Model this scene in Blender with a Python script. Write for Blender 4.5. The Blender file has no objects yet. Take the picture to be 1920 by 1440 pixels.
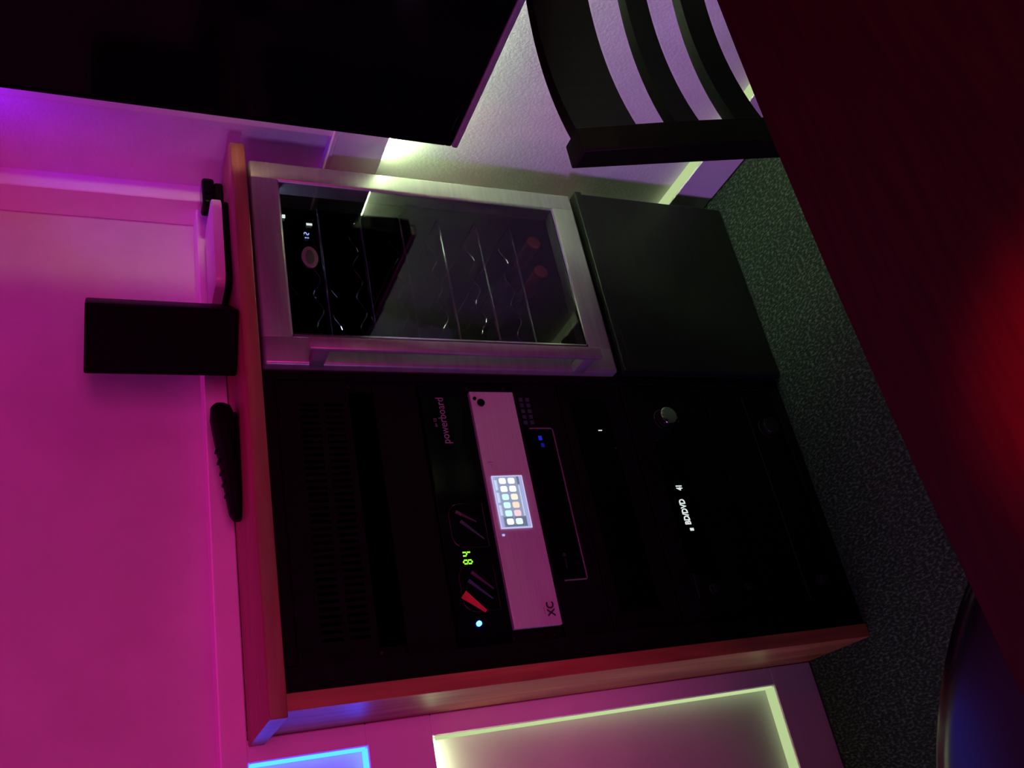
import bpy, bmesh, math, random
from mathutils import Vector, Matrix
random.seed(7)
PI = math.pi
scene = bpy.context.scene
COL = scene.collection

# ------------------------------------------------------------------ camera (the phone is held on its side)
def set_camera():
    yaw, pitch, roll = math.radians(29.7525), math.radians(-24.3928), math.radians(1.0159)
    fwd = Vector((math.sin(yaw)*math.cos(pitch), math.cos(yaw)*math.cos(pitch), math.sin(pitch)))
    right = Vector((math.cos(yaw), -math.sin(yaw), 0))
    up = right.cross(fwd)
    r2 = right*math.cos(roll)+up*math.sin(roll)
    u2 = -right*math.sin(roll)+up*math.cos(roll)
    cam = bpy.data.cameras.new('camera')
    cam.sensor_fit = 'HORIZONTAL'; cam.sensor_width = 36
    cam.lens = 36*1727.36/1920
    cam.clip_start = .02
    o = bpy.data.objects.new('camera', cam); COL.objects.link(o)
    xa, ya, za = -u2, r2, -fwd
    m = Matrix(((xa.x, ya.x, za.x, -.2445), (xa.y, ya.y, za.y, -1.3702), (xa.z, ya.z, za.z, 1.3527), (0, 0, 0, 1)))
    o.matrix_world = m
    scene.camera = o
set_camera()

# ------------------------------------------------------------------ world, exposure, lamps of the room and added fills
w = bpy.data.worlds.new('world'); scene.world = w; w.use_nodes = True
w.node_tree.nodes['Background'].inputs[0].default_value = (.25, .08, .3, 1)
w.node_tree.nodes['Background'].inputs[1].default_value = .004
vs = scene.view_settings
vs.view_transform = 'Standard'; vs.look = 'None'; vs.gamma = 1; vs.exposure = 0; vs.use_curve_mapping = False

def area_light(name, loc, target, sx, sy, color, power):
    l = bpy.data.lights.new(name, 'AREA'); l.shape = 'RECTANGLE'; l.size = sx; l.size_y = sy
    l.color = color; l.energy = power
    o = bpy.data.objects.new(name, l); COL.objects.link(o)
    o.location = loc
    o.rotation_euler = (Vector(target)-Vector(loc)).to_track_quat('-Z', 'Y').to_euler()
    return o
# magenta colour wash from the far side of the room
area_light('room_colour_wash', (-.3, -2.75, 1.42), (.2, .2, 1.1), 1.2, .7, (1, .04, .42), 26)
# added violet fill from the left, tinting the lower right wall lilac
area_light('violet_fill', (-2.3, -.75, 1.05), (1.06, -.62, .25), .5, .5, (.62, .24, 1), 2.6).data.spread = math.radians(46)
# magenta strip in the ceiling cove washing down the back wall panel
area_light('cove_light', (.0, .10, 2.36), (.0, .26, 1.2), 2.4, .05, (1, .012, .5), 6.0)
# violet spot high in the corner
area_light('corner_light', (1.02, -.09, 1.68), (1.085, .0, 1.38), .02, .12, (.20, .006, 1), .26).data.spread = math.radians(80)
# red ceiling spot on the table
def spot(name, loc, target, angle, color, power):
    l = bpy.data.lights.new(name, 'SPOT'); l.spot_size = math.radians(angle); l.spot_blend = 1; l.shadow_soft_size = .03
    l.color = color; l.energy = power
    o = bpy.data.objects.new(name, l); COL.objects.link(o); o.location = loc
    o.rotation_euler = (Vector(target)-Vector(loc)).to_track_quat('-Z', 'Y').to_euler()
spot('red_spot', (-.15, -1.35, 2.3), (-.045, -1.06, .75), 10.5, (1, .003, .02), 420)
spot('red_spot', (.6, -1.9, 2.3), (.1, -1.25, .75), 60, (1, .003, .06), 9)  # wide second spot, added for a faint red over the whole tabletop

# ------------------------------------------------------------------ helpers
def new_obj(name, me, parent=None, mat=None):
    o = bpy.data.objects.new(name, me); COL.objects.link(o)
    if parent is not None: o.parent = parent
    if mat is not None and me is not None:
        me.materials.clear(); me.materials.append(mat)
    return o

class MB:
    def __init__(s): s.bm = bmesh.new()
    def box(s, x0, x1, y0, y1, z0, z1, bev=0, seg=2):
        t = bmesh.new()
        vs_ = [t.verts.new((x, y, z)) for z in (z0, z1) for y in (y0, y1) for x in (x0, x1)]
        for f in ((0, 2, 3, 1), (4, 5, 7, 6), (0, 1, 5, 4), (2, 6, 7, 3), (0, 4, 6, 2), (1, 3, 7, 5)):
            t.faces.new([vs_[i] for i in f])
        if bev > 0:
            bmesh.ops.bevel(t, geom=t.edges[:], offset=bev, segments=seg, profile=.5, affect='EDGES')
        s.merge(t); return s
    def merge(s, t, mat=None):
        if mat is not None: bmesh.ops.transform(t, matrix=mat, verts=t.verts)
        me = bpy.data.meshes.new('tmp'); t.to_mesh(me); t.free()
        s.bm.from_mesh(me); bpy.data.meshes.remove(me)
    def cyl(s, c, axis, r, h, n=24, r2=None, bev=0):
        t = bmesh.new()
        bmesh.ops.create_cone(t, cap_ends=True, segments=n, radius1=r, radius2=r if r2 is None else r2, depth=h)
        if bev > 0:
            es = [e for e in t.edges if abs(e.verts[0].co.z-e.verts[1].co.z) < 1e-6]
            bmesh.ops.bevel(t, geom=es, offset=bev, segments=2, profile=.5, affect='EDGES')
        q = Vector((0, 0, 1)).rotation_difference(Vector(axis).normalized())
        s.merge(t, Matrix.Translation(c) @ q.to_matrix().to_4x4()); return s
    def tube(s, pts, r, n=8, closed=False):
        pts = [Vector(p) for p in pts]; N = len(pts); rings = []
        for i, p in enumerate(pts):
            if closed: d = pts[(i+1) % N]-pts[i-1]
            else: d = pts[min(i+1, N-1)]-pts[max(i-1, 0)]
            d.normalize()
            a = Vector((0, 0, 1)) if abs(d.z) < .9 else Vector((1, 0, 0))
            u = d.cross(a).normalized(); v = d.cross(u)
            rings.append([s.bm.verts.new(p+(u*math.cos(k*2*PI/n)+v*math.sin(k*2*PI/n))*r) for k in range(n)])
        for i in range(N if closed else N-1):
            A, B = rings[i], rings[(i+1) % N]
            for k in range(n): s.bm.faces.new((A[k], A[(k+1) % n], B[(k+1) % n], B[k]))
        if not closed:
            s.bm.faces.new(rings[0][::-1]); s.bm.faces.new(rings[-1])
        return s
    def lathe(s, prof, c=(0, 0, 0), n=48):
        rings = []
        for r, z in prof:
            rings.append([s.bm.verts.new((c[0]+r*math.cos(k*2*PI/n), c[1]+r*math.sin(k*2*PI/n), c[2]+z)) for k in range(n)])
        for A, B in zip(rings, rings[1:]):
            for k in range(n): s.bm.faces.new((A[k], A[(k+1) % n], B[(k+1) % n], B[k]))
        s.bm.faces.new(rings[0][::-1]); s.bm.faces.new(rings[-1]); return s
    def prism(s, poly, z0, z1, bev=0, axis='Z'):
        """extrude a polygon; axis Z: (x,y) poly, axis Y: (x,z) poly, axis X: (y,z) poly"""
        t = bmesh.new()
        def P(a, b, c): return {'Z': (a, b, c), 'Y': (a, c, b), 'X': (c, a, b)}[axis]
        A = [t.verts.new(P(a, b, z0)) for a, b in poly]; B = [t.verts.new(P(a, b, z1)) for a, b in poly]
        t.faces.new(A[::-1]); t.faces.new(B)
        n = len(A)
        for k in range(n): t.faces.new((A[k], A[(k+1) % n], B[(k+1) % n], B[k]))
        if bev > 0:
            es = [e for e in t.edges if (e.verts[0] in A) == (e.verts[1] in A)]
            bmesh.ops.bevel(t, geom=es, offset=bev, segments=2, profile=.5, affect='EDGES')
        bmesh.ops.recalc_face_normals(t, faces=t.faces)
        s.merge(t); return s
    def build(s, name, mat, parent=None, smooth=False):
        bmesh.ops.recalc_face_normals(s.bm, faces=s.bm.faces)
        me = bpy.data.meshes.new(name); s.bm.to_mesh(me); s.bm.free()
        if smooth:
            for p in me.polygons: p.use_smooth = True
            try: me.set_sharp_from_angle(angle=math.radians(40))
            except Exception: pass
        return new_obj(name, me, parent, mat)

def tag(o, label, cat, group=None):
    o['label'] = label; o['category'] = cat
    if group: o['group'] = group
    return o
def struct(o): o['kind'] = 'structure'; return o
def lab(o, label): o['label'] = label; return o
def thing(name, label, cat, loc=(0, 0, 0), group=None):
    o = new_obj(name, None); o.location = loc; o.empty_display_size = .05
    tag(o, label, cat, group)
    bpy.context.view_layer.update()
    return o
def under(o, root):
    """keep world placement while parenting to a thing whose Empty is not at the origin"""
    o.parent = root; o.matrix_parent_inverse = Matrix.Translation(-Vector(root.location)); return o

def text_mesh(body, size, depth=.0004, bold=0, align='LEFT', sx=1.0):
    c = bpy.data.curves.new('lettering', 'FONT'); c.body = body; c.size = size; c.extrude = depth
    c.offset = bold; c.align_x = align; c.resolution_u = 3
    t = bpy.data.objects.new('tmp_text', c); COL.objects.link(t)
    dg = bpy.context.evaluated_depsgraph_get()
    me = bpy.data.meshes.new_from_object(t.evaluated_get(dg))
    bpy.data.objects.remove(t); bpy.data.curves.remove(c)
    me.transform(Matrix.Rotation(PI/2, 4, 'X') @ Matrix.Diagonal((sx, 1, 1, 1)))
    return me
def lettering(name, body, size, x, y, z, mat, parent, **k):
    me = text_mesh(body, size, **k); me.transform(Matrix.Translation((x, y, z)))
    o = new_obj(name, me, None, mat); under(o, parent); return o

# ------------------------------------------------------------------ materials (all procedural)
def srgb(r, g, b): return tuple(((c/255)/12.92 if c/255 <= .04045 else ((c/255+.055)/1.055)**2.4) for c in (r, g, b))
def base(name, color, rough=.5, metal=0, spec=.5, coat=0):
    m = bpy.data.materials.new(name); m.use_nodes = True
    b = m.node_tree.nodes['Principled BSDF']
    b.inputs['Base Color'].default_value = (*color, 1); b.inputs['Roughness'].default_value = rough
    b.inputs['Metallic'].default_value = metal; b.inputs['Specular IOR Level'].default_value = spec
    b.inputs['Coat Weight'].default_value = coat
    return m, m.node_tree, b
def noisy(name, c1, c2, scale=20, rough=.5, metal=0, spec=.5, bump=0, bscale=None, stretch=(1, 1, 1), lo=.35, hi=.65, detail=4, coat=0, dist=.002):
    m, nt, b = base(name, c1, rough, metal, spec, coat)
    tc = nt.nodes.new('ShaderNodeTexCoord'); mp = nt.nodes.new('ShaderNodeMapping'); mp.inputs['Scale'].default_value = stretch
    n = nt.nodes.new('ShaderNodeTexNoise'); n.inputs['Scale'].default_value = scale; n.inputs['Detail'].default_value = detail
    r = nt.nodes.new('ShaderNodeValToRGB')
    r.color_ramp.elements[0].position = lo; r.color_ramp.elements[1].position = hi
    r.color_ramp.elements[0].color = (*c1, 1); r.color_ramp.elements[1].color = (*c2, 1)
    L = nt.links.new
    L(tc.outputs['Object'], mp.inputs[0]); L(mp.outputs[0], n.inputs[0]); L(n.outputs[0], r.inputs[0]); L(r.outputs[0], b.inputs['Base Color'])
    if bump:
        n2 = nt.nodes.new('ShaderNodeTexNoise'); n2.inputs['Scale'].default_value = bscale or scale; n2.inputs['Detail'].default_value = 3
        L(mp.outputs[0], n2.inputs[0])
        bp = nt.nodes.new('ShaderNodeBump'); bp.inputs['Strength'].default_value = bump; bp.inputs['Distance'].default_value = dist
        L(n2.outputs[0], bp.inputs['Height']); L(bp.outputs[0], b.inputs['Normal'])
    return m
def glow(name, color, strength):
    m = bpy.data.materials.new(name); m.use_nodes = True; nt = m.node_tree
    for n in list(nt.nodes): nt.nodes.remove(n)
    e = nt.nodes.new('ShaderNodeEmission'); e.inputs[0].default_value = (*color, 1); e.inputs[1].default_value = strength
    o = nt.nodes.new('ShaderNodeOutputMaterial'); nt.links.new(e.outputs[0], o.inputs[0])
    return m
def wood(name, c1, c2, c3, axis):
    m, nt, b = base(name, c1, .42, 0, .4)
    L = nt.links.new
    tc = nt.nodes.new('ShaderNodeTexCoord'); mp = nt.nodes.new('ShaderNodeMapping')
    s = [26, 26, 26]; s['XYZ'.index(axis)] = 2.2; mp.inputs['Scale'].default_value = s
    n = nt.nodes.new('ShaderNodeTexNoise'); n.inputs['Scale'].default_value = 1.6; n.inputs['Detail'].default_value = 6; n.inputs['Distortion'].default_value = .8
    r = nt.nodes.new('ShaderNodeValToRGB'); e = r.color_ramp.elements
    e[0].position = .32; e[0].color = (*c1, 1); e[1].position = .68; e[1].color = (*c3, 1)
    q = e.new(.5); q.color = (*c2, 1)
    L(tc.outputs['Object'], mp.inputs[0]); L(mp.outputs[0], n.inputs[0]); L(n.outputs[0], r.inputs[0]); L(r.outputs[0], b.inputs['Base Color'])
    bp = nt.nodes.new('ShaderNodeBump'); bp.inputs['Strength'].default_value = .12; bp.inputs['Distance'].default_value = .001
    L(n.outputs[0], bp.inputs['Height']); L(bp.outputs[0], b.inputs['Normal'])
    return m
def glass(name, tint, ior=1.45):
    m = bpy.data.materials.new(name); m.use_nodes = True; nt = m.node_tree
    for n in list(nt.nodes): nt.nodes.remove(n)
    t = nt.nodes.new('ShaderNodeBsdfTransparent'); t.inputs[0].default_value = (*tint, 1)
    g = nt.nodes.new('ShaderNodeBsdfGlossy'); g.inputs['Roughness'].default_value = .02
    lw = nt.nodes.new('ShaderNodeLayerWeight'); lw.inputs[0].default_value = .5
    pw = nt.nodes.new('ShaderNodeMath'); pw.operation = 'POWER'; pw.inputs[1].default_value = 5
    f = nt.nodes.new('ShaderNodeMath'); f.operation = 'MULTIPLY_ADD'; r0 = ((ior-1)/(ior+1))**2
    f.inputs[1].default_value = 1-r0; f.inputs[2].default_value = r0
    nt.links.new(lw.outputs['Facing'], pw.inputs[0]); nt.links.new(pw.outputs[0], f.inputs[0])
    mx = nt.nodes.new('ShaderNodeMixShader'); o = nt.nodes.new('ShaderNodeOutputMaterial')
    nt.links.new(f.outputs[0], mx.inputs[0]); nt.links.new(t.outputs[0], mx.inputs[1]); nt.links.new(g.outputs[0], mx.inputs[2]); nt.links.new(mx.outputs[0], o.inputs[0])
    return m

M = {}
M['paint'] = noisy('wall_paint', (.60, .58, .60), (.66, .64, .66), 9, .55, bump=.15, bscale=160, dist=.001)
M['plaster'] = noisy('textured_plaster', (.70, .68, .70), (.77, .75, .77), 12, .75, bump=.3, bscale=170, dist=.002)
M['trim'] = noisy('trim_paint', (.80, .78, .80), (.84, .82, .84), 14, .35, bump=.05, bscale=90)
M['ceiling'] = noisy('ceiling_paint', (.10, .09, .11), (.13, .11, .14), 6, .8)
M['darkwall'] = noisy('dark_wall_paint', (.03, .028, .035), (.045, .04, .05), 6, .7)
M['carpet'] = noisy('carpet', (.014, .021, .017), (.085, .105, .088), 250, .95, spec=.03, bump=.7, bscale=330, lo=.48, hi=.78, dist=.004, stretch=(1, .45, 1))
M['wood_v'] = wood('cherry_wood_upright', (.21, .062, .030), (.30, .092, .045), (.40, .135, .065), 'Z')
M['wood_h'] = wood('cherry_wood_flat', (.20, .075, .05), (.26, .10, .065), (.32, .13, .085), 'X')
M['black_metal'] = noisy('black_powder_coat', (.0035, .0037, .004), (.005, .0052, .0055), 60, .6, spec=.03, bump=.1, bscale=400, dist=.0005)
M['black_plastic'] = noisy('black_plastic', (.003, .003, .0035), (.0045, .0045, .005), 30, .5, spec=.04)
M['black_gloss'] = noisy('black_gloss', (.0012, .0012, .002), (.002, .002, .003), 8, .14, spec=.10)
M['void'] = noisy('dark_interior', (.002, .002, .002), (.003, .003, .003), 8, 1, spec=0)
M['black_cloth'] = noisy('speaker_cloth', (.003, .003, .003), (.006, .006, .006), 500, .95, spec=.05, bump=.4, bscale=500)
M['plinth'] = noisy('black_ash_veneer', (.005, .0055, .005), (.008, .009, .008), 12, .45, spec=.18, stretch=(1, 1, 9), bump=.08)
M['silver'] = noisy('silver_door_paint', (.25, .245, .26), (.30, .295, .31), 6, .36, metal=.5, spec=.5, stretch=(1, 1, 18))
M['alu'] = noisy('brushed_aluminium', (.50, .48, .50), (.58, .56, .58), 40, .45, metal=.35, stretch=(.2, 1, 12), bump=.04, bscale=80, dist=.0005)
M['chrome'] = noisy('polished_steel', (.75, .75, .77), (.85, .85, .87), 10, .16, metal=1)
M['wire'] = noisy('chrome_wire', (.5, .5, .55), (.6, .6, .65), 30, .12, metal=1)
M['dark_chrome'] = noisy('dark_knob_metal', (.05, .05, .05), (.08, .08, .08), 30, .3, metal=.9)
M['white_plastic'] = noisy('white_plastic', (.70, .66, .70), (.76, .72, .76), 10, .35)
M['red_foil'] = noisy('red_foil', (.35, .02, .015), (.45, .03, .02), 30, .6, metal=.1)
M['bottle'] = noisy('dark_bottle_glass', (.006, .012, .006), (.012, .02, .01), 8, .1, spec=.6)
M['espresso'] = noisy('espresso_wood', (.0015, .0012, .001), (.003, .0024, .002), 10, .42, spec=.10, stretch=(1, 8, 8), bump=.08)
M['table'] = noisy('dark_red_table_top', (.018, .005, .005), (.026, .006, .006), 8, .6, spec=.08, stretch=(1, 14, 1), bump=.06)
M['leather'] = noisy('black_leather', (.003, .003, .004), (.005, .005, .007), 40, .22, spec=.26, bump=.06, bscale=220, dist=.0008)
M['rimgrey'] = noisy('satin_grey_rim', (.22, .20, .22), (.28, .26, .28), 30, .4, metal=.3)
M['legend'] = noisy('grey_legend_ink', (.19, .19, .20), (.24, .24, .25), 80, .6)
M['ink'] = noisy('black_ink', (.01, .008, .01), (.015, .012, .015), 80, .6)
M['dimkey'] = noisy('dim_blue_key', (.02, .03, .05), (.03, .04, .06), 50, .5)
M['greymark'] = noisy('dark_grey_mark', (.015, .015, .015), (.022, .022, .022), 50, .5)
M['badge'] = noisy('badge_satin', (.14, .10, .13), (.18, .13, .17), 30, .45, metal=.2)
M['pane'] = glass('cooler_glass', (.62, .62, .66), 1.5)
M['clear'] = glass('meter_glass', (.7, .7, .75), 1.5)
LIME = (.66, .86, .40)
M['led_lime'] = glow('lime_led', LIME, .72)
M['led_lime_strong'] = glow('lime_led_strong', (.68, .88, .44), 15)
M['led_lime_side'] = glow('lime_led_side', LIME, .8)
M['led_lime_bright'] = glow('lime_led_bright', (.64, .88, .43), 105)
M['led_blue'] = glow('blue_led', (.010, .065, 1), 13)
M['led_warm'] = glow('warm_led', (1, .74, .38), 85)
M['led_magenta'] = glow('magenta_led', (1, .02, .5), 2)
M['cool_spot'] = glow('cooler_led', (.55, .65, 1), 45)
M['digit_blue'] = glow('digit_blue', (.35, .45, 1), 1.2)
M['digit_green'] = glow('digit_green', (.30, .95, .04), 1.4)
M['digit_white'] = glow('digit_white', (.72, .80, .78), 1.0)
M['lamp_blue'] = glow('lamp_blue', (.03, .16, 1), 16)
M['lamp_blue_dim'] = glow('lamp_blue_dim', (.02, .03, .8), .6)

# ------------------------------------------------------------------ room
XW, YB = 1.061, .188                       # faces of the right wall and the back wall
XL, YF, ZC = -2.4, -3.0, 2.4
struct(MB().box(XL, XW+.2, YF, .9, -.1, 0).build('floor', M['carpet']))
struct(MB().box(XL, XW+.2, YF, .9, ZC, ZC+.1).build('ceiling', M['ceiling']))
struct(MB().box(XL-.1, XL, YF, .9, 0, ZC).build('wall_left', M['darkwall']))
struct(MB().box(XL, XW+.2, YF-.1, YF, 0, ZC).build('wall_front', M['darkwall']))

def frame_piece(name, parent, mat, *b, bev=.002):
    return MB().box(*b, bev=bev, seg=1).build(name, mat, parent)
# back wall: core with an alcove behind the cabinet, built-out rails and stiles, sunk panels
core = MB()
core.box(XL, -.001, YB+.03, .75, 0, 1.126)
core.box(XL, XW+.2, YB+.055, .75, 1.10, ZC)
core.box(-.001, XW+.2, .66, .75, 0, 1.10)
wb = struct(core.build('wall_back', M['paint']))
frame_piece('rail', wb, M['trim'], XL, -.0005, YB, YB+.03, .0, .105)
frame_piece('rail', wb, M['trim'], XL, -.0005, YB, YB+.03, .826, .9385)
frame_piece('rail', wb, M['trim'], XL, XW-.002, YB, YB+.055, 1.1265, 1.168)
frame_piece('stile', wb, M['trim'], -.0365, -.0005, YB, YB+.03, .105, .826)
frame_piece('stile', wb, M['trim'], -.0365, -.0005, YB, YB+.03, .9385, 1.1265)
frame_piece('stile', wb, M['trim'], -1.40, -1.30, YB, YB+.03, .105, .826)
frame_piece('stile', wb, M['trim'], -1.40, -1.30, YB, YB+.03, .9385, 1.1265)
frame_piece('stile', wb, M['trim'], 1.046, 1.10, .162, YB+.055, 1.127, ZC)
# right wall
core = MB()
core.box(XW+.03, XW+.2, YF, .66, 0, .94)
core.box(XW+.024, XW+.2, YF, .66, .93, ZC)
wr = struct(core.build('wall_right', M['plaster']))
frame_piece('rail', wr, M['trim'], XW, XW+.03, YF, .65, 0, .102)
frame_piece('rail', wr, M['trim'], XW, XW+.03, YF, .65, .823, .925)
frame_piece('stile', wr, M['trim'], XW, XW+.03, .12, .65, .102, .823)
frame_piece('stile', wr, M['trim'], XW, XW+.03, -2.10, -2.0, .102, .823)
frame_piece('stile', wr, M['trim'], XW, XW+.024, YF, -.05, .936, ZC)
frame_piece('ledge', wr, M['trim'], XW-.006, XW+.024, YF, .187, .925, .936)

# LED strips lining the sunk panels
def strip(name, label, mat, *b):
    return tag(MB().box(*b).build(name, mat), label, 'led strip')
S = .002
strip('led_strip', 'thin glowing lime LED strip along the bottom edge of the back wall panel', M['led_lime'], -1.29, -.0395, YB+.003, YB+.029, .1055, .108)
strip('led_strip', 'thin upright lime LED strip on the panel edge beside the wooden cabinet side', M['led_lime_side'], -.0395, -.037, YB+.003, YB+.029, .109, .822)
strip('led_strip', 'hidden lime LED strip under the rail at the top of the back wall panel', M['led_lime_strong'], -1.29, -.0395, YB+.004, YB+.028, .823, .8255)
strip('led_strip', 'cyan LED strip along the bottom edge of the blue lit panel', M['led_blue'], -1.29, -.0395, YB+.003, YB+.029, .939, .9415)
strip('led_strip', 'upright cyan LED strip on the right edge of the blue lit panel', M['led_blue'], -.0395, -.037, YB+.003, YB+.029, .942, 1.122)
strip('led_strip', 'blue LED strip under the rail at the top of the blue lit panel', M['led_blue'], -1.29, -.0395, YB+.004, YB+.028, 1.1235, 1.126)
strip('led_strip', 'glowing lime LED strip along the bottom of the right wall behind the chair', M['led_lime'], XW+.003, XW+.029, -1.99, .118, .1025, .105)
strip('led_strip', 'bright lime LED strip under the right wall rail between wine cooler and television', M['led_lime_bright'], XW+.004, XW+.028, -1.99, .0, .819, .8225)

# ------------------------------------------------------------------ cabinet: wooden side, black rack inside
cab = thing('equipment_cabinet', 'wooden sided cabinet holding a black equipment rack beside the wine cooler', 'cabinet')
HB, HT = 1.100, 1.126
lab(MB().box(0, .025, 0, .655, 0, HB-.001, bev=.0012).build('side_panel', M['wood_v'], cab), 'reddish brown wooden side panel')
MB().box(.0255, .062, .004, .05, .0, HB-.001, bev=.001).build('rack_frame', M['black_metal'], cab)
MB().box(.5445, .560, .004, .05, .0, HB-.001, bev=.001).build('rack_frame', M['black_metal'], cab)
MB().box(.0625, .544, .004, .05, 1.076, HB-.001, bev=.001).build('rack_frame', M['black_metal'], cab)
MB().box(.0625, .544, .004, .05, .0, .022, bev=.001).build('rack_frame', M['black_metal'], cab)
MB().box(.0255, .560, .60, .62, .0, HB-.001).build('back_panel', M['void'], cab)
MB().box(.558, .5612, .05, .62, .0, HB-.001).build('partition', M['void'], cab)
# rack rails with screws
for x0 in (.0625, .5270):
    r = MB().box(x0, x0+.0165, .016, .022, .0225, 1.0755).build('rack_rail', M['black_metal'], cab)
    s = MB()
    for i in range(14): s.cyl((x0+.008, .0148, .06+i*.074), (0, 1, 0), .0028, .0024, 8)
    s.build('screw', M['dark_chrome'], r)['kind'] = 'stuff'
# vent panel: two rows of upright slots
v = MB(); X0, X1 = .0625, .5435; YP = .010
pitch = .0118; n = 35; sx0 = .30-pitch*n/2
rows = ((1.004, 1.037), (.962, .994))
v.box(X0, X1, YP, YP+.004, 1.037, 1.074); v.box(X0, X1, YP, YP+.004, .994, 1.004); v.box(X0, X1, YP, YP+.004, .950, .962)
for z0, z1 in rows:
    v.box(X0, sx0, YP, YP+.004, z0, z1); v.box(sx0+pitch*n-.006, X1, YP, YP+.004, z0, z1)
    for i in range(1, n): v.box(sx0+pitch*i-.006, sx0+pitch*i, YP, YP+.004, z0, z1)
lab(v.build('vent_panel', M['black_metal'], cab), 'black rack panel with two rows of upright vent slots')
MB().box(X0, X1, YP, YP+.004, .826, .906, bev=.001).build('blank_panel', M['black_metal'], cab)
MB().box(X0, X1, YP, YP+.004, .400, .414, bev=.001).build('blank_panel', M['black_metal'], cab)
MB().box(X0, X1, YP, YP+.004, .541, .548, bev=.001).build('blank_panel', M['black_metal'], cab)

# countertop
def counter():
    x0, x1, y0, y1 = -.012, 1.060, -.021, .187
    r = .03; p = [(x0, y1), (x0, y0)]
    for k in range(9):
        a = -PI/2+k*PI/2/8; p.append((x1-r+r*math.cos(a), y0+r+r*math.sin(a)))
    p += [(x1, y1)]
    m = MB(); m.prism(p, HB, HT, bev=.0025)
    m.box(.0, XW-.002, .1885, .242, HB, 1.1255)
    return m.build('countertop', M['wood_h'], smooth=True)
tag(counter(), 'long reddish wooden countertop across the cabinet and wine cooler', 'countertop')

# ------------------------------------------------------------------ rack devices
DX0, DX1 = .0795, .5265
def device(name, label, cat, z0, z1, depth=.34, mat=None, x0=DX0, x1=DX1):
    t = thing(name, label, cat, ((x0+x1)/2, .2, z0))
    under(MB().box(x0, x1, .0225, depth, z0+.001, z1-.001, bev=.002).build('housing', mat or M['black_metal']), t)
    return t
def upart(m, name, mat, root, label=None, smooth=False):
    o = m.build(name, mat, None, smooth); under(o, root)
    if label: o['label'] = label
    return o
def kid(o, part):                                     # sub-part: same frame as the part (identity local)
    o.parent = part; o.matrix_parent_inverse = Matrix.Identity(4); return o

# power conditioner with two arched meter windows and green digits
pc = device('power_conditioner', 'black rack power unit with green digits and glowing blue lamp', 'power unit', .729, .823)
face = MB().box(X0, X1, .006, .0145, .730, .8225, bev=.0015)
fp = upart(face, 'faceplate', M['black_gloss'], pc)
lettering('lettering', 'powerboard', .0215, .4185, .0056, .7785, M['legend'], pc, sx=.86)
lettering('lettering', 'av 12', .008, .452, .0056, .7975, M['legend'], pc)
def arch(x0, x1, z0, z1, r, n=8):
    p = [(x0, z0), (x1, z0)]
    for k in range(n+1):
        a = k*PI/2/n; p.append((x1-r+r*math.cos(a), z1-r+r*math.sin(a)))
    for k in range(n+1):
        a = PI/2+k*PI/2/n; p.append((x0+r+r*math.cos(a), z1-r+r*math.sin(a)))
    return p
for i, (wx0, wx1) in enumerate(((.118, .196), (.226, .304))):
    ring = MB()
    pts = [(x, .0055, z) for x, z in arch(wx0, wx1, .742, .805, .022)]
    ring.tube(pts, .0011, 6, closed=True)
    upart(ring, 'window_rim', M['dark_chrome'], pc)
    win = upart(MB().prism(arch(wx0+.001, wx1-.001, .743, .804, .021), .0040, .0058, axis='Y'), 'meter_window', M['black_gloss'], pc)
    # coloured ribbon bars that paint the reflections in each window
    bars = [((.014, .747), (.050, .801), M['reflection_c'] if 'reflection_c' in M else None)]
reflection_defs = [(.132, .786, 48, .046, .010, (.55, .03, .045), 'red ribbon painted on the meter window'),
               (.153, .772, 48, .050, .004, (.03, .05, .10), 'dim blue ribbon painted on the meter window'),
               (.168, .766, 48, .046, .004, (.06, .015, .07), 'dim violet ribbon painted on the meter window'),
               (.256, .768, 48, .050, .004, (.03, .06, .06), 'dim teal ribbon painted on the meter window'),
               (.280, .775, 60, .040, .004, (.05, .02, .05), 'dim mauve ribbon painted on the meter window')]
for j, (cx, cz, ang, ln, th, colr, lb) in enumerate(reflection_defs):  # mirrored colours in the window glass, painted as flat bars
    m_ = noisy('reflection_paint', colr, tuple(c*1.25 for c in colr), 30, .45)
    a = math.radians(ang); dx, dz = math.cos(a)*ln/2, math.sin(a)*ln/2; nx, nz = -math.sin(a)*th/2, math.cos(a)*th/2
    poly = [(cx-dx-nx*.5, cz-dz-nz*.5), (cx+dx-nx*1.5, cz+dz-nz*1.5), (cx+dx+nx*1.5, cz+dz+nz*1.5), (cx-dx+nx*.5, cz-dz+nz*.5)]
    upart(MB().prism(poly, .0030, .0039, axis='Y'), 'reflection', m_, pc, lb)
# seven segment digits
def seg_digits(s, x, z, h, wd, th, y):
    m = MB(); on = {'8': 'abcdefg', '4': 'bcfg', '1': 'bc', '9': 'abcdfg', '0': 'abcdef', '2': 'abdeg'}
    for ch in s:
        for c in on[ch]:
            if c in 'adg':
                zz = {'a': z+h, 'g': z+h/2, 'd': z}[c]; m.box(x+th*.7, x+wd-th*.7, y, y+.001, zz-th/2, zz+th/2)
            else:
                xx = x if c in 'ef' else x+wd; lo = z+h/2 if c in 'bf' else z
                m.box(xx-th/2, xx+th/2, y, y+.001, lo+th*.4, lo+h/2-th*.4)
        x += wd+.0075
    return m
upart(seg_digits('84', .1985, .7775, .0150, .0060, .0022, .0048), 'digits', M['digit_green'], pc, 'glowing green digits')
upart(MB().cyl((.098, .004, .785), (0, 1, 0), .0042, .006, 20, bev=.001), 'pilot_lamp', M['lamp_blue'], pc, 'glowing blue pilot lamp', True)

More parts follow.
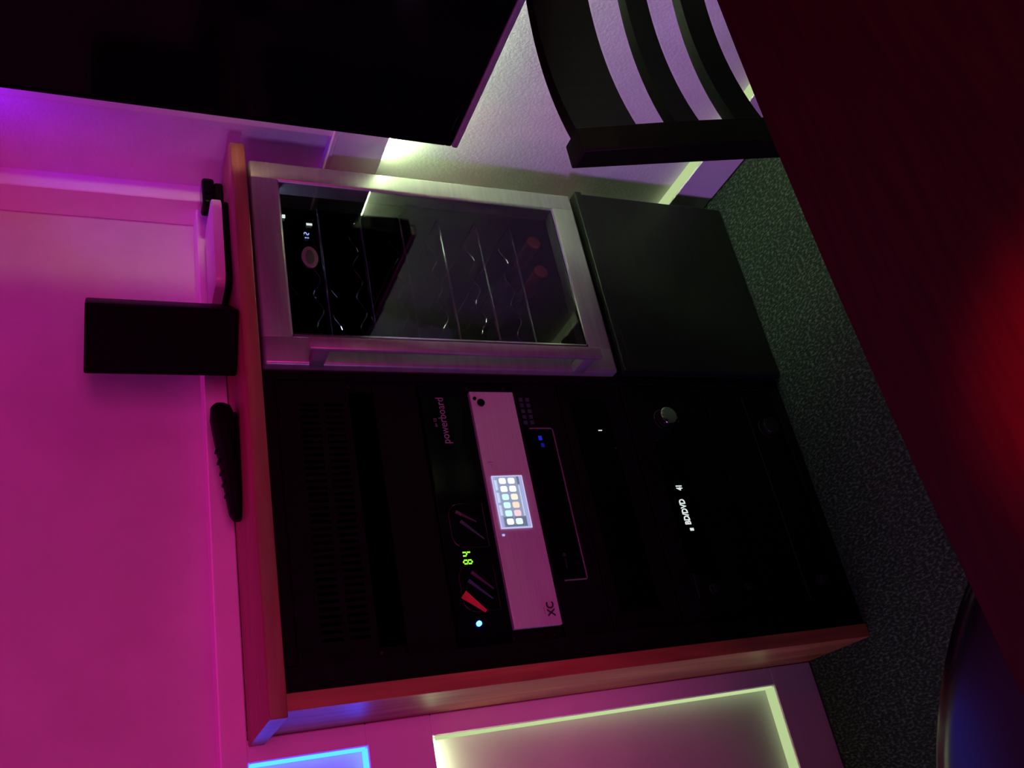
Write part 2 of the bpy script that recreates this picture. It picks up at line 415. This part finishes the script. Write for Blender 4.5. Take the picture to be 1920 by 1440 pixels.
# media computer, silver front
mp_ = device('media_computer', 'media computer with silver front plate and small lit colour screen', 'computer', .636, .727)
upart(MB().box(.0835, .5235, .004, .0145, .6375, .7255, bev=.0012), 'faceplate', M['alu'], mp_, 'brushed silver front plate')
upart(MB().cyl((.5000, .0030, .7065), (0, 1, 0), .0075, .004, 24, bev=.001), 'power_button', M['black_gloss'], mp_, 'round black power button', True)
upart(MB().cyl((.5085, .0032, .7175), (0, 1, 0), .0034, .003, 18), 'reset_button', M['black_plastic'], mp_, None, True)
lettering('lettering', 'XC', .019, .0985, .0036, .6475, M['ink'], mp_, bold=.0004, sx=.9)
lettering('lettering', '- - -', .007, .103, .0036, .6645, M['ink'], mp_)
lettering('lettering', '.: |', .010, .372, .0036, .7085, M['legend'], mp_)
upart(MB().box(.2420, .2455, .0030, .0040, .7105, .7150), 'pilot_lamp', M['digit_blue'], mp_)
# screen
SX0, SX1, SZ0, SZ1 = .2545, .3530, .6560, .7150
scr = upart(MB().box(SX0, SX1, .0022, .0042, SZ0, SZ1), 'screen', glow('screen_lavender', srgb(168, 172, 226), 1.0), mp_, 'lit screen with two rows of icons')
def sbox(name, mat, x0, x1, z0, z1, rr=0):
    m = MB()
    if rr:
        p = []
        for cx, cz, a0 in ((x1-rr, z1-rr, 0), (x0+rr, z1-rr, PI/2), (x0+rr, z0+rr, PI), (x1-rr, z0+rr, 3*PI/2)):
            for k in range(4): a = a0+k*PI/6; p.append((cx+rr*math.cos(a), cz+rr*math.sin(a)))
        m.prism(p, .0012, .0018, axis='Y')
    else: m.box(x0, x1, .0016, .0024, z0, z1)
    o = m.build(name, mat); kid(o, scr); return o
sw = SX1-SX0
g_dark = glow('screen_slate', srgb(86, 98, 124), .9); g_mid = glow('screen_grey', srgb(150, 160, 190), 1)
g_bar = glow('screen_bar', srgb(205, 222, 250), 1); g_edge = glow('screen_edge', srgb(206, 200, 240), 1)
sbox('screen_area', g_mid, SX0+.003, SX1-.003, SZ0+.0075, SZ1-.006)
sbox('screen_area', g_dark, SX0+.003, SX0+.021, SZ0+.0085, SZ1-.008)
sbox('screen_area', g_dark, SX1-.017, SX1-.0025, SZ0+.0075, SZ0+.012)
for k in range(3): sbox('caption_bar', g_bar, SX0+.024+k*.0235, SX0+.043+k*.0235, SZ1-.0085, SZ1-.0035)
sbox('status_bar', g_bar, SX0+.022, SX1-.019, SZ0+.0085, SZ0+.0115)
for e in ((SX0, SX1, SZ0, SZ0+.0016), (SX0, SX1, SZ1-.0016, SZ1), (SX0, SX0+.0016, SZ0, SZ1), (SX1-.0016, SX1, SZ0, SZ1)):
    sbox('screen_edge', g_edge, *e)
cols = [((250, 250, 250), (225, 240, 240)), ((205, 245, 250), (250, 205, 215)), ((205, 248, 245), (250, 220, 195)),
        ((205, 244, 248), (250, 235, 215)), ((248, 255, 255), (250, 255, 255)), ((255, 255, 255), (255, 255, 255))]
for k, (ct, cb_) in enumerate(cols):
    xx = SX0+.0065+k*.0152
    sbox('icon', glow('icon_light', srgb(*ct), 1.1), xx, xx+.0112, SZ0+.0335, SZ0+.0465, .003)
    sbox('icon', glow('icon_light', srgb(*cb_), 1.1), xx, xx+.0112, SZ0+.0165, SZ0+.0295, .003)

# disc player
dp = device('disc_player', 'black disc player with thin lit window edge and blue marks under silver computer', 'player', .549, .635)
upart(MB().box(X0, X1, .008, .0145, .549, .6345, bev=.0012), 'faceplate', M['black_plastic'], dp)
upart(MB().box(.160, .447, .0070, .0082, .5735, .629), 'display_window', M['black_gloss'], dp)
fr = MB()
fr.tube([(.1575, .0066, .6150), (.1575, .0066, .5720), (.160, .0066, .5700), (.445, .0066, .5705), (.4485, .0066, .5735), (.4485, .0066, .6180)], .0013, 6)
upart(fr, 'window_rim', M['badge'], dp, 'thin shiny rim')
for r_ in range(2):
    for c_ in range(5):
        upart(MB().box(.4570+c_*.0120, .4650+c_*.0120, .0062, .0082, .6050+r_*.0135, .6130+r_*.0135, bev=.0008), 'button', M['dimkey'], dp)
upart(MB().box(.4240, .4330, .0060, .0072, .5965, .6035, bev=.0008), 'display_mark_or_glint', M['lamp_blue_dim'], dp)
upart(MB().box(.4100, .4180, .0060, .0072, .5945, .6015, bev=.0008), 'display_mark_or_glint', glow('lamp_blue_faint', (.02, .03, .6), .25), dp)
upart(MB().cyl((.203, .0062, .605), (0, 1, 0), .0035, .002, 14), 'display_mark_or_glint', M['greymark'], dp)
upart(MB().box(.178, .196, .0062, .0072, .6040, .6052), 'display_mark_or_glint', M['greymark'], dp)

# recorder with a single white lamp
rc = device('recorder', 'plain black glossy box with one small white lamp above the receiver', 'recorder', .415, .540)
upart(MB().box(X0, X1, .008, .0145, .415, .5395, bev=.0015), 'faceplate', M['black_plastic'], rc)
upart(MB().box(.095, .510, .0066, .0082, .440, .520, bev=.0004), 'front_window', M['black_gloss'], rc)
upart(MB().box(.4425, .4442, .0056, .0068, .4650, .4728), 'pilot_lamp', M['digit_white'], rc)
upart(MB().cyl((.405, .0062, .446), (0, 1, 0), .0022, .002, 10), 'sensor', M['greymark'], rc)

# receiver
av = device('receiver', 'black receiver with silver volume knob and white display letters', 'receiver', .205, .399)
upart(MB().box(X0, X1, .006, .0145, .2055, .3985, bev=.002), 'faceplate', M['black_plastic'], av)
upart(MB().box(.150, .420, .0050, .0062, .300, .358, bev=.0004), 'display_window', M['black_gloss'], av)
lettering('display_letters', 'BD/DVD', .0175, .2440, .0044, .3265, M['digit_white'], av, bold=.0005, sx=.80)
lettering('display_letters', '41', .0175, .3140, .0044, .3235, M['digit_white'], av, bold=.0007, sx=.65)
upart(MB().box(.2320, .2372, .0040, .0050, .3240, .3320), 'display_mark_or_glint', M['digit_white'], av)
def knob(root, c, r, dpt, mat, label=None):
    k = MB().cyl((c[0], .006-dpt/2, c[1]), (0, 1, 0), r, dpt, 36, bev=r*.12)
    o = k.build('knob', mat, None, True); under(o, root)
    if label: o['label'] = label
    rg = MB(); rg.tube([(c[0]+r*1.16*math.cos(a*PI/16), .0052, c[1]+r*1.16*math.sin(a*PI/16)) for a in range(32)], .0012, 6, closed=True)
    kid(rg.build('knob_ring', M['dark_chrome'], None, True), o)
knob(av, (.466, .318), .0185, .022, M['chrome'], 'polished silver volume knob')
knob(av, (.119, .318), .0075, .010, M['dark_chrome'])
knob(av, (.118, .242), .0050, .008, M['dark_chrome'])
for k in range(3): upart(MB().cyl((.462+k*.009, .0056, .284), (0, 1, 0), .0022, .002, 10), 'indicator', M['greymark'], av)
upart(MB().box(.105, .150, .0054, .0062, .352, .3545), 'logo_bar', M['greymark'], av)

# power amplifier at the bottom
am = device('amplifier', 'black amplifier lowest in the rack with one dark knob', 'amplifier', .030, .203)
upart(MB().box(X0, X1, .006, .0145, .0305, .2025, bev=.002), 'faceplate', M['black_plastic'], am)
upart(MB().box(.085, .520, .0052, .0062, .105, .1075), 'groove_line', M['greymark'], am)
knob(am, (.447, .066), .0185, .016, M['dark_chrome'], 'dark round knob')
knob(am, (.119, .066), .0080, .010, M['dark_chrome'])

# ------------------------------------------------------------------ black box under the cooler, and the wine cooler
CL, CR, CB, CT, YC = .5625, 1.0125, .405, 1.094, -.014
bx = thing('base_cabinet', 'plain black box standing on the carpet under the wine cooler', 'box', ((CL+CR)/2, .2, 0))
upart(MB().box(CL+.002, 1.0165, -.0176, .50, .002, .377, bev=.002), 'cabinet_body', M['plinth'], bx)
upart(MB().box(CL, 1.0195, -.0215, .50, .3785, .3945, bev=.002), 'top_board', M['plinth'], bx)
wc = thing('wine_cooler', 'silver framed wine cooler with dark glass door and wire shelves', 'wine cooler', ((CL+CR)/2, .2, CB))
def wpart(m, name, mat, label=None, smooth=False): return upart(m, name, mat, wc, label, smooth)
b = MB()
y0, y1 = .030, .52
b.box(CL+.004, CL+.034, y0, y1, CB, CT-.004); b.box(CR-.034, CR-.004, y0, y1, CB, CT-.004)
b.box(CL+.034, CR-.034, y0, y1, CB, CB+.03); b.box(CL+.034, CR-.034, y0, y1, CT-.034, CT-.004)
b.box(CL+.034, CR-.034, y1-.03, y1, CB+.03, CT-.034)
wpart(b, 'housing', M['void'])
for fx in (CL+.03, CR-.03):
    for fy in (.07, .47): wpart(MB().cyl((fx, fy, .3995), (0, 0, 1), .014, .0108, 16), 'foot', M['black_plastic'])
GX0, GX1, GZ0, GZ1 = .621, .9665, .4595, 1.0395
d = MB()
d.box(CL, GX0, YC, .028, CB, CT, bev=.006, seg=3); d.box(GX1, CR, YC, .028, CB, CT, bev=.006, seg=3)
d.box(GX0-.008, GX1+.008, YC+.0002, .028, GZ1, CT, bev=.0055, seg=3); d.box(GX0-.008, GX1+.008, YC+.0002, .028, CB, GZ0, bev=.0055, seg=3)
df = wpart(d, 'door', M['silver'], 'silver door frame', True)
gl = MB().box(GX0-.001, GX1+.001, YC+.004, YC+.006, GZ0-.001, GZ1+.001).build('glass_pane', M['pane']); kid(gl, df)
gl.parent = df
tr = MB()
tr.box(GX0, GX0+.003, YC-.0008, YC+.004, GZ0, GZ1); tr.box(GX0, GX1, YC-.0008, YC+.004, GZ0, GZ0+.003)
kid(tr.build('glass_trim', M['chrome']), df)
h = MB()
h.box(.556, .580, -.077, -.066, .474, 1.030, bev=.003)
hb = wpart(h, 'handle', M['silver'], 'long upright silver bar handle', True)
for z in (.4965, 1.006):
    kid(MB().box(.5585, .5775, -.0665, YC+.002, z-.012, z+.012, bev=.002).build('handle_bracket', M['silver'], None, True), hb)
# wire shelves
SH = [.955, .87, .785, .70, .615, .535]
for zi in SH:
    s = MB()
    s.tube([(GX0-.02, .052, zi), (GX1+.008, .052, zi)], .0028, 8)
    s.tube([(GX0-.02, .40, zi), (GX1+.008, .40, zi)], .0028, 8)
    for yy in (.10, .28):
        s.tube([(GX0-.02+i*(GX1-GX0+.028)/40, yy, zi+.004-.008*math.cos(i*2*PI/8)) for i in range(41)], .0016, 6)
    for xx in (GX0-.018, .79, GX1+.006): s.tube([(xx, .052, zi-.003), (xx, .40, zi-.003)], .0022, 6)
    wpart(s, 'wire_shelf', M['wire'])
wpart(MB().box(.885, .925, .060, .075, 1.054, 1.0596), 'interior_lamp', M['cool_spot'], 'small blue white lamp')
wpart(MB().box(.8785, .8845, YC-.0006, YC+.0026, 1.0345, 1.0400), 'display_mark_or_glint', M['digit_white'])  # glint of the interior lamp, drawn as a small glowing block
# control read-out and oval badge on the glass
wpart(seg_digits('12', .832, .9935, .0085, .0045, .0013, YC+.0016), 'digits', M['digit_blue'], 'blue temperature digits')
wpart(MB().box(.8665, .8710, YC+.0016, YC+.0026, .9850, .9960), 'display_mark_or_glint', M['digit_white'])
ov = MB(); ov.prism([(.792+.024*math.cos(k*PI/16), 1.000+.0150*math.sin(k*PI/16)-.004) for k in range(32)], YC+.0012, YC+.0036, axis='Y')
bo = wpart(ov, 'badge', M['badge'], 'oval maker badge')
iv = MB(); iv.prism([(.792+.016*math.cos(k*PI/16), .996+.0078*math.sin(k*PI/16)) for k in range(32)], YC+.0002, YC+.0012, axis='Y')
kid(iv.build('badge_centre', M['ink']), bo)
# two bottles with red capsules lying on the lowest shelf
def bottle(x, z, label):
    t = thing('wine_bottle', label, 'bottle', (x, .2, z-.037), 'wine bottles with red capsules')
    prof = [(.001, 0), (.030, 0), (.0365, .004), (.0365, .175), (.030, .195), (.016, .215), (.0145, .222)]
    rot = Matrix.Translation((x, .375, z)) @ Matrix.Rotation(PI/2, 4, 'X')
    m = MB(); m.lathe(prof, n=24); bmesh.ops.transform(m.bm, matrix=rot, verts=m.bm.verts)
    under(m.build('bottle_body', M['bottle'], None, True), t)
    m = MB(); m.lathe([(.0150, .2225), (.0150, .295), (.0158, .297), (.0158, .305), (.013, .307), (.001, .307)], n=20); bmesh.ops.transform(m.bm, matrix=rot, verts=m.bm.verts)
    o = m.build('capsule', M['red_foil'], None, True); under(o, t); o['label'] = 'red foil capsule'
bottle(.940, .472, 'dark wine bottle with red capsule nearest the right side of the cooler')
bottle(.862, .472, 'dark wine bottle with red capsule left of its twin at the bottom of the cooler')

# ------------------------------------------------------------------ things on the countertop
sp = thing('bookshelf_speaker', 'black upright box loudspeaker standing on the wooden countertop', 'speaker', (.6265, .030, HT))
sp.rotation_euler = (0, 0, math.radians(-37.7)); sp.location = (.6265, .030, HT)
MB().box(-.0585, .0585, .011, .140, .0005, .243, bev=.003).build('cabinet_body', M['black_plastic'], sp, True)
MB().box(-.0570, .0570, .0, .0105, .003, .241, bev=.004).build('grille', M['black_cloth'], sp, True)
for sx in (-1, 1):
    for z in (.012, .232): MB().cyl((sx*.050, -.0004, z), (0, 1, 0), .0022, .003, 10).build('grille_peg', M['black_plastic'], sp, True)

def slab(x0, x1, y0, y1, z0, z1, r):
    p = []
    for cx, cy, a0 in ((x1-r, y1-r, 0), (x0+r, y1-r, PI/2), (x0+r, y0+r, PI), (x1-r, y0+r, 3*PI/2)):
        for k in range(7): a = a0+k*PI/12; p.append((cx+r*math.cos(a), cy+r*math.sin(a)))
    return MB().prism(p, z0, z1, bev=.002)
rt = thing('router', 'flat white rounded box lying on the countertop beside the loudspeaker', 'router', (.87, .1, HT))
upart(slab(.765, .965, .045, .165, HT+.0125, HT+.030, .018), 'lid', M['white_plastic'], rt, 'pale top cover', True)
upart(slab(.767, .963, .047, .163, HT+.0005, HT+.0120, .018), 'base', M['black_plastic'], rt, 'dark underside', True)

wcam = thing('sensor_eye', 'small black sensor block standing in the right corner of the countertop', 'sensor', (1.0, .15, HT))
upart(MB().box(.994, 1.044, .098, .140, HT+.0005, HT+.016, bev=.003), 'foot', M['black_plastic'], wcam)
upart(MB().box(.988, 1.052, .094, .140, HT+.0162, HT+.040, bev=.006, seg=3), 'body', M['black_gloss'], wcam)
upart(MB().cyl((1.018, .0925, HT+.028), (0, 1, 0), .008, .003, 20), 'lens', M['black_gloss'], wcam, None, True)

# remote control: long dark tapering handset lying a little askew
def remote():
    t = thing('remote_control', 'long dark tapering remote control lying on the left half of countertop', 'remote', (.435, .11, HT))
    secs = [(0, .008, .014, .013), (.012, .018, .020, .019), (.05, .027, .024, .024), (.10, .029, .030, .031), (.15, .030, .036, .039), (.185, .029, .040, .044), (.203, .021, .034, .043), (.211, .009, .018, .036)]
    bm_ = MB().bm; rings = []; N = 20
    for s_, hw, hh, zt in secs:
        ring = []
        for k in range(N):
            a = k*2*PI/N; ca, sa = math.cos(a), math.sin(a)
            yy = hw*math.copysign(abs(ca)**.7, ca); zz = hh*.5*math.copysign(abs(sa)**.7, sa)
            ring.append(bm_.verts.new((s_-.1, yy, max(zt-hh*.5+zz, .0008))))
        rings.append(ring)
    for A, B in zip(rings, rings[1:]):
        for k in range(N): bm_.faces.new((A[k], A[(k+1) % N], B[(k+1) % N], B[k]))
    bm_.faces.new(rings[0][::-1]); bm_.faces.new(rings[-1])
    mb = MB(); mb.bm.free(); mb.bm = bm_
    o = mb.build('shell', M['black_plastic'], t, True)
    cr = MB().box(.0, .09, -.018, .018, .0006, .014, bev=.003); cr.build('stand', M['black_plastic'], t)
    for i in range(5):
        for j in range(3):
            MB().cyl((-.055+i*.020, -.009+j*.009, .0235+i*.0032), (0, 0, 1), .0032, .003, 10, bev=.0008).build('button', M['black_gloss'], t, True)
    t.rotation_euler = (0, 0, math.radians(-4))
remote()

# ------------------------------------------------------------------ television on the right wall
tvx = XW-.080
tv = thing('television', 'large black flat television hanging on the right wall above the chair', 'television', (XW, -.75, 1.2))
TY0, TY1, TZ0, TZ1 = -1.42, -.145, .733, 1.46+.10
f = MB()
f.box(tvx, tvx+.040, TY0, TY1, TZ0, TZ0+.012, bev=.002); f.box(tvx, tvx+.040, TY0, TY1, TZ1-.012, TZ1, bev=.002)
f.box(tvx, tvx+.040, TY0, TY0+.012, TZ0+.012, TZ1-.012, bev=.002); f.box(tvx, tvx+.040, TY1-.008, TY1, TZ0+.012, TZ1-.012, bev=.002)
upart(f, 'bezel', M['black_gloss'], tv)
upart(MB().box(tvx+.002, tvx+.006, TY0+.012, TY1-.008, TZ0+.012, TZ1-.012), 'screen', M['black_gloss'], tv)
upart(MB().box(tvx+.006, tvx+.038, TY0+.012, TY1-.008, TZ0+.012, TZ1-.012), 'back_cover', M['black_plastic'], tv)
upart(MB().box(tvx-.003, tvx+.026, TY0, TY1, TZ0-.013, TZ0-.0005, bev=.003), 'bottom_strip', M['rimgrey'], tv, 'shiny lower edge strip')
upart(MB().box(tvx+.0405, XW-.0005, -.95, -.55, 1.02, 1.30), 'wall_bracket', M['black_metal'], tv)
upart(MB().box(XW-.012, XW-.0006, -.262, -.238, 1.13, 1.20, bev=.002), 'back_light', M['led_warm'], tv, 'warm light behind the screen')

# ------------------------------------------------------------------ dining table in the foreground
tb = thing('dining_table', 'dark reddish table in the foreground with red glow on its top', 'table', (.1, -1.4, 0))
edge = [(-1.10+i*2.065/28, -.866-.06*(-1.10+i*2.065/28-.25)**2) for i in range(29)]
upart(MB().prism(edge+[(.965, -1.95), (-1.10, -1.95)], .722, .750, bev=.003), 'tabletop', M['table'], tb)
for x0 in (-1.08, .90):
    for y0_ in (-1.93, -1.16): upart(MB().box(x0, x0+.05, y0_, y0_+.05, 0, .721, bev=.003), 'leg', M['espresso'], tb)
for (a, b_, c, d_) in ((-1.03, .90, -1.145, -1.125), (-1.03, .90, -1.915, -1.895)): upart(MB().box(a, b_, c, d_, .64, .721), 'apron', M['espresso'], tb)
# ------------------------------------------------------------------ ladder back chair behind the table
def rake(z): return -.600-(.79-z)*.26
def chair():
    t = thing('dining_chair', 'dark ladder back chair tucked under the table by the right wall', 'chair', (.76, -.8, 0))
    XL_, XR_ = .546, .972
    for xa in (XL_, XR_-.042):
        m = MB(); p = []
        for z in (.776, .62, .46): p.append((rake(z), z))
        p += [(-.695, .30), (-.675, 0)]
        q = [(y+.036, z) for y, z in p[::-1]]
        m.prism(p+q, xa, xa+.042, bev=.003, axis='X')
        upart(m, 'back_post', M['espresso'], t)
    def slat(z0, z1, depth=.022):
        N = 14; m = MB(); bm_ = m.bm; R = []
        for i in range(N+1):
            s_ = i/N; x = XL_+.038+(XR_-XL_-.076)*s_; bow = depth*(1-(2*s_-1)**2)
            ring = []
            for z, dy in ((z0, 0), (z1, 0), (z1, .018), (z0, .018)):
                ring.append(bm_.verts.new((x, rake(z)+.006+dy+bow, z)))
            R.append(ring)
        for A, B in zip(R, R[1:]):
            for k in range(4): bm_.faces.new((A[k], A[(k+1) % 4], B[(k+1) % 4], B[k]))
        bm_.faces.new(R[0][::-1]); bm_.faces.new(R[-1]); return m
    for n_, z0, z1 in (('top_rail', .690, .773), ('back_slat', .601, .634), ('back_slat', .511, .549)):
        upart(slat(z0, z1), n_, M['espresso'], t)
    upart(MB().box(XL_+.005, XR_-.005, -1.08, -.685, .415, .450, bev=.008, seg=3), 'seat', M['leather'], t)
    for xa in (XL_+.004, XR_-.044): upart(MB().box(xa, xa+.040, -1.07, -1.03, 0, .414, bev=.003), 'front_leg', M['espresso'], t)
    for xa in (XL_+.010, XR_-.034): upart(MB().box(xa, xa+.022, -1.029, -.700, .18, .21, bev=.002), 'stretcher', M['espresso'], t)
chair()

# ------------------------------------------------------------------ round leather ottoman at the left of the table
ot = thing('ottoman', 'round black leather ottoman with glossy rim half under the table', 'ottoman', (-.467, -.971, 0))
R0 = .50
pr = [(.01, .04), (R0-.02, .04), (R0-.004, .06), (R0-.002, .42)]
upart((lambda m: (m.lathe(pr, (-.467, -.971, 0), 72), m)[1])(MB()), 'body', M['leather'], ot, None, True)
cz, rr = .47, .048
pr = [(.01, .423), (R0-.03, .423)]
for k in range(13):
    a = -PI/2+k*PI/12; pr.append((R0-.045+.050*math.cos(a), cz+rr*math.sin(a)))
pr += [(R0-.12, .524), (.25, .530), (.01, .533)]
upart((lambda m: (m.lathe(pr, (-.467, -.971, 0), 96), m)[1])(MB()), 'cushion', M['leather'], ot, None, True)
for k in range(4):
    a = PI/4+k*PI/2; upart(MB().cyl((-.467+.33*math.cos(a), -.971+.33*math.sin(a), .0198), (0, 0, 1), .022, .0396, 16), 'foot', M['black_plastic'], ot)
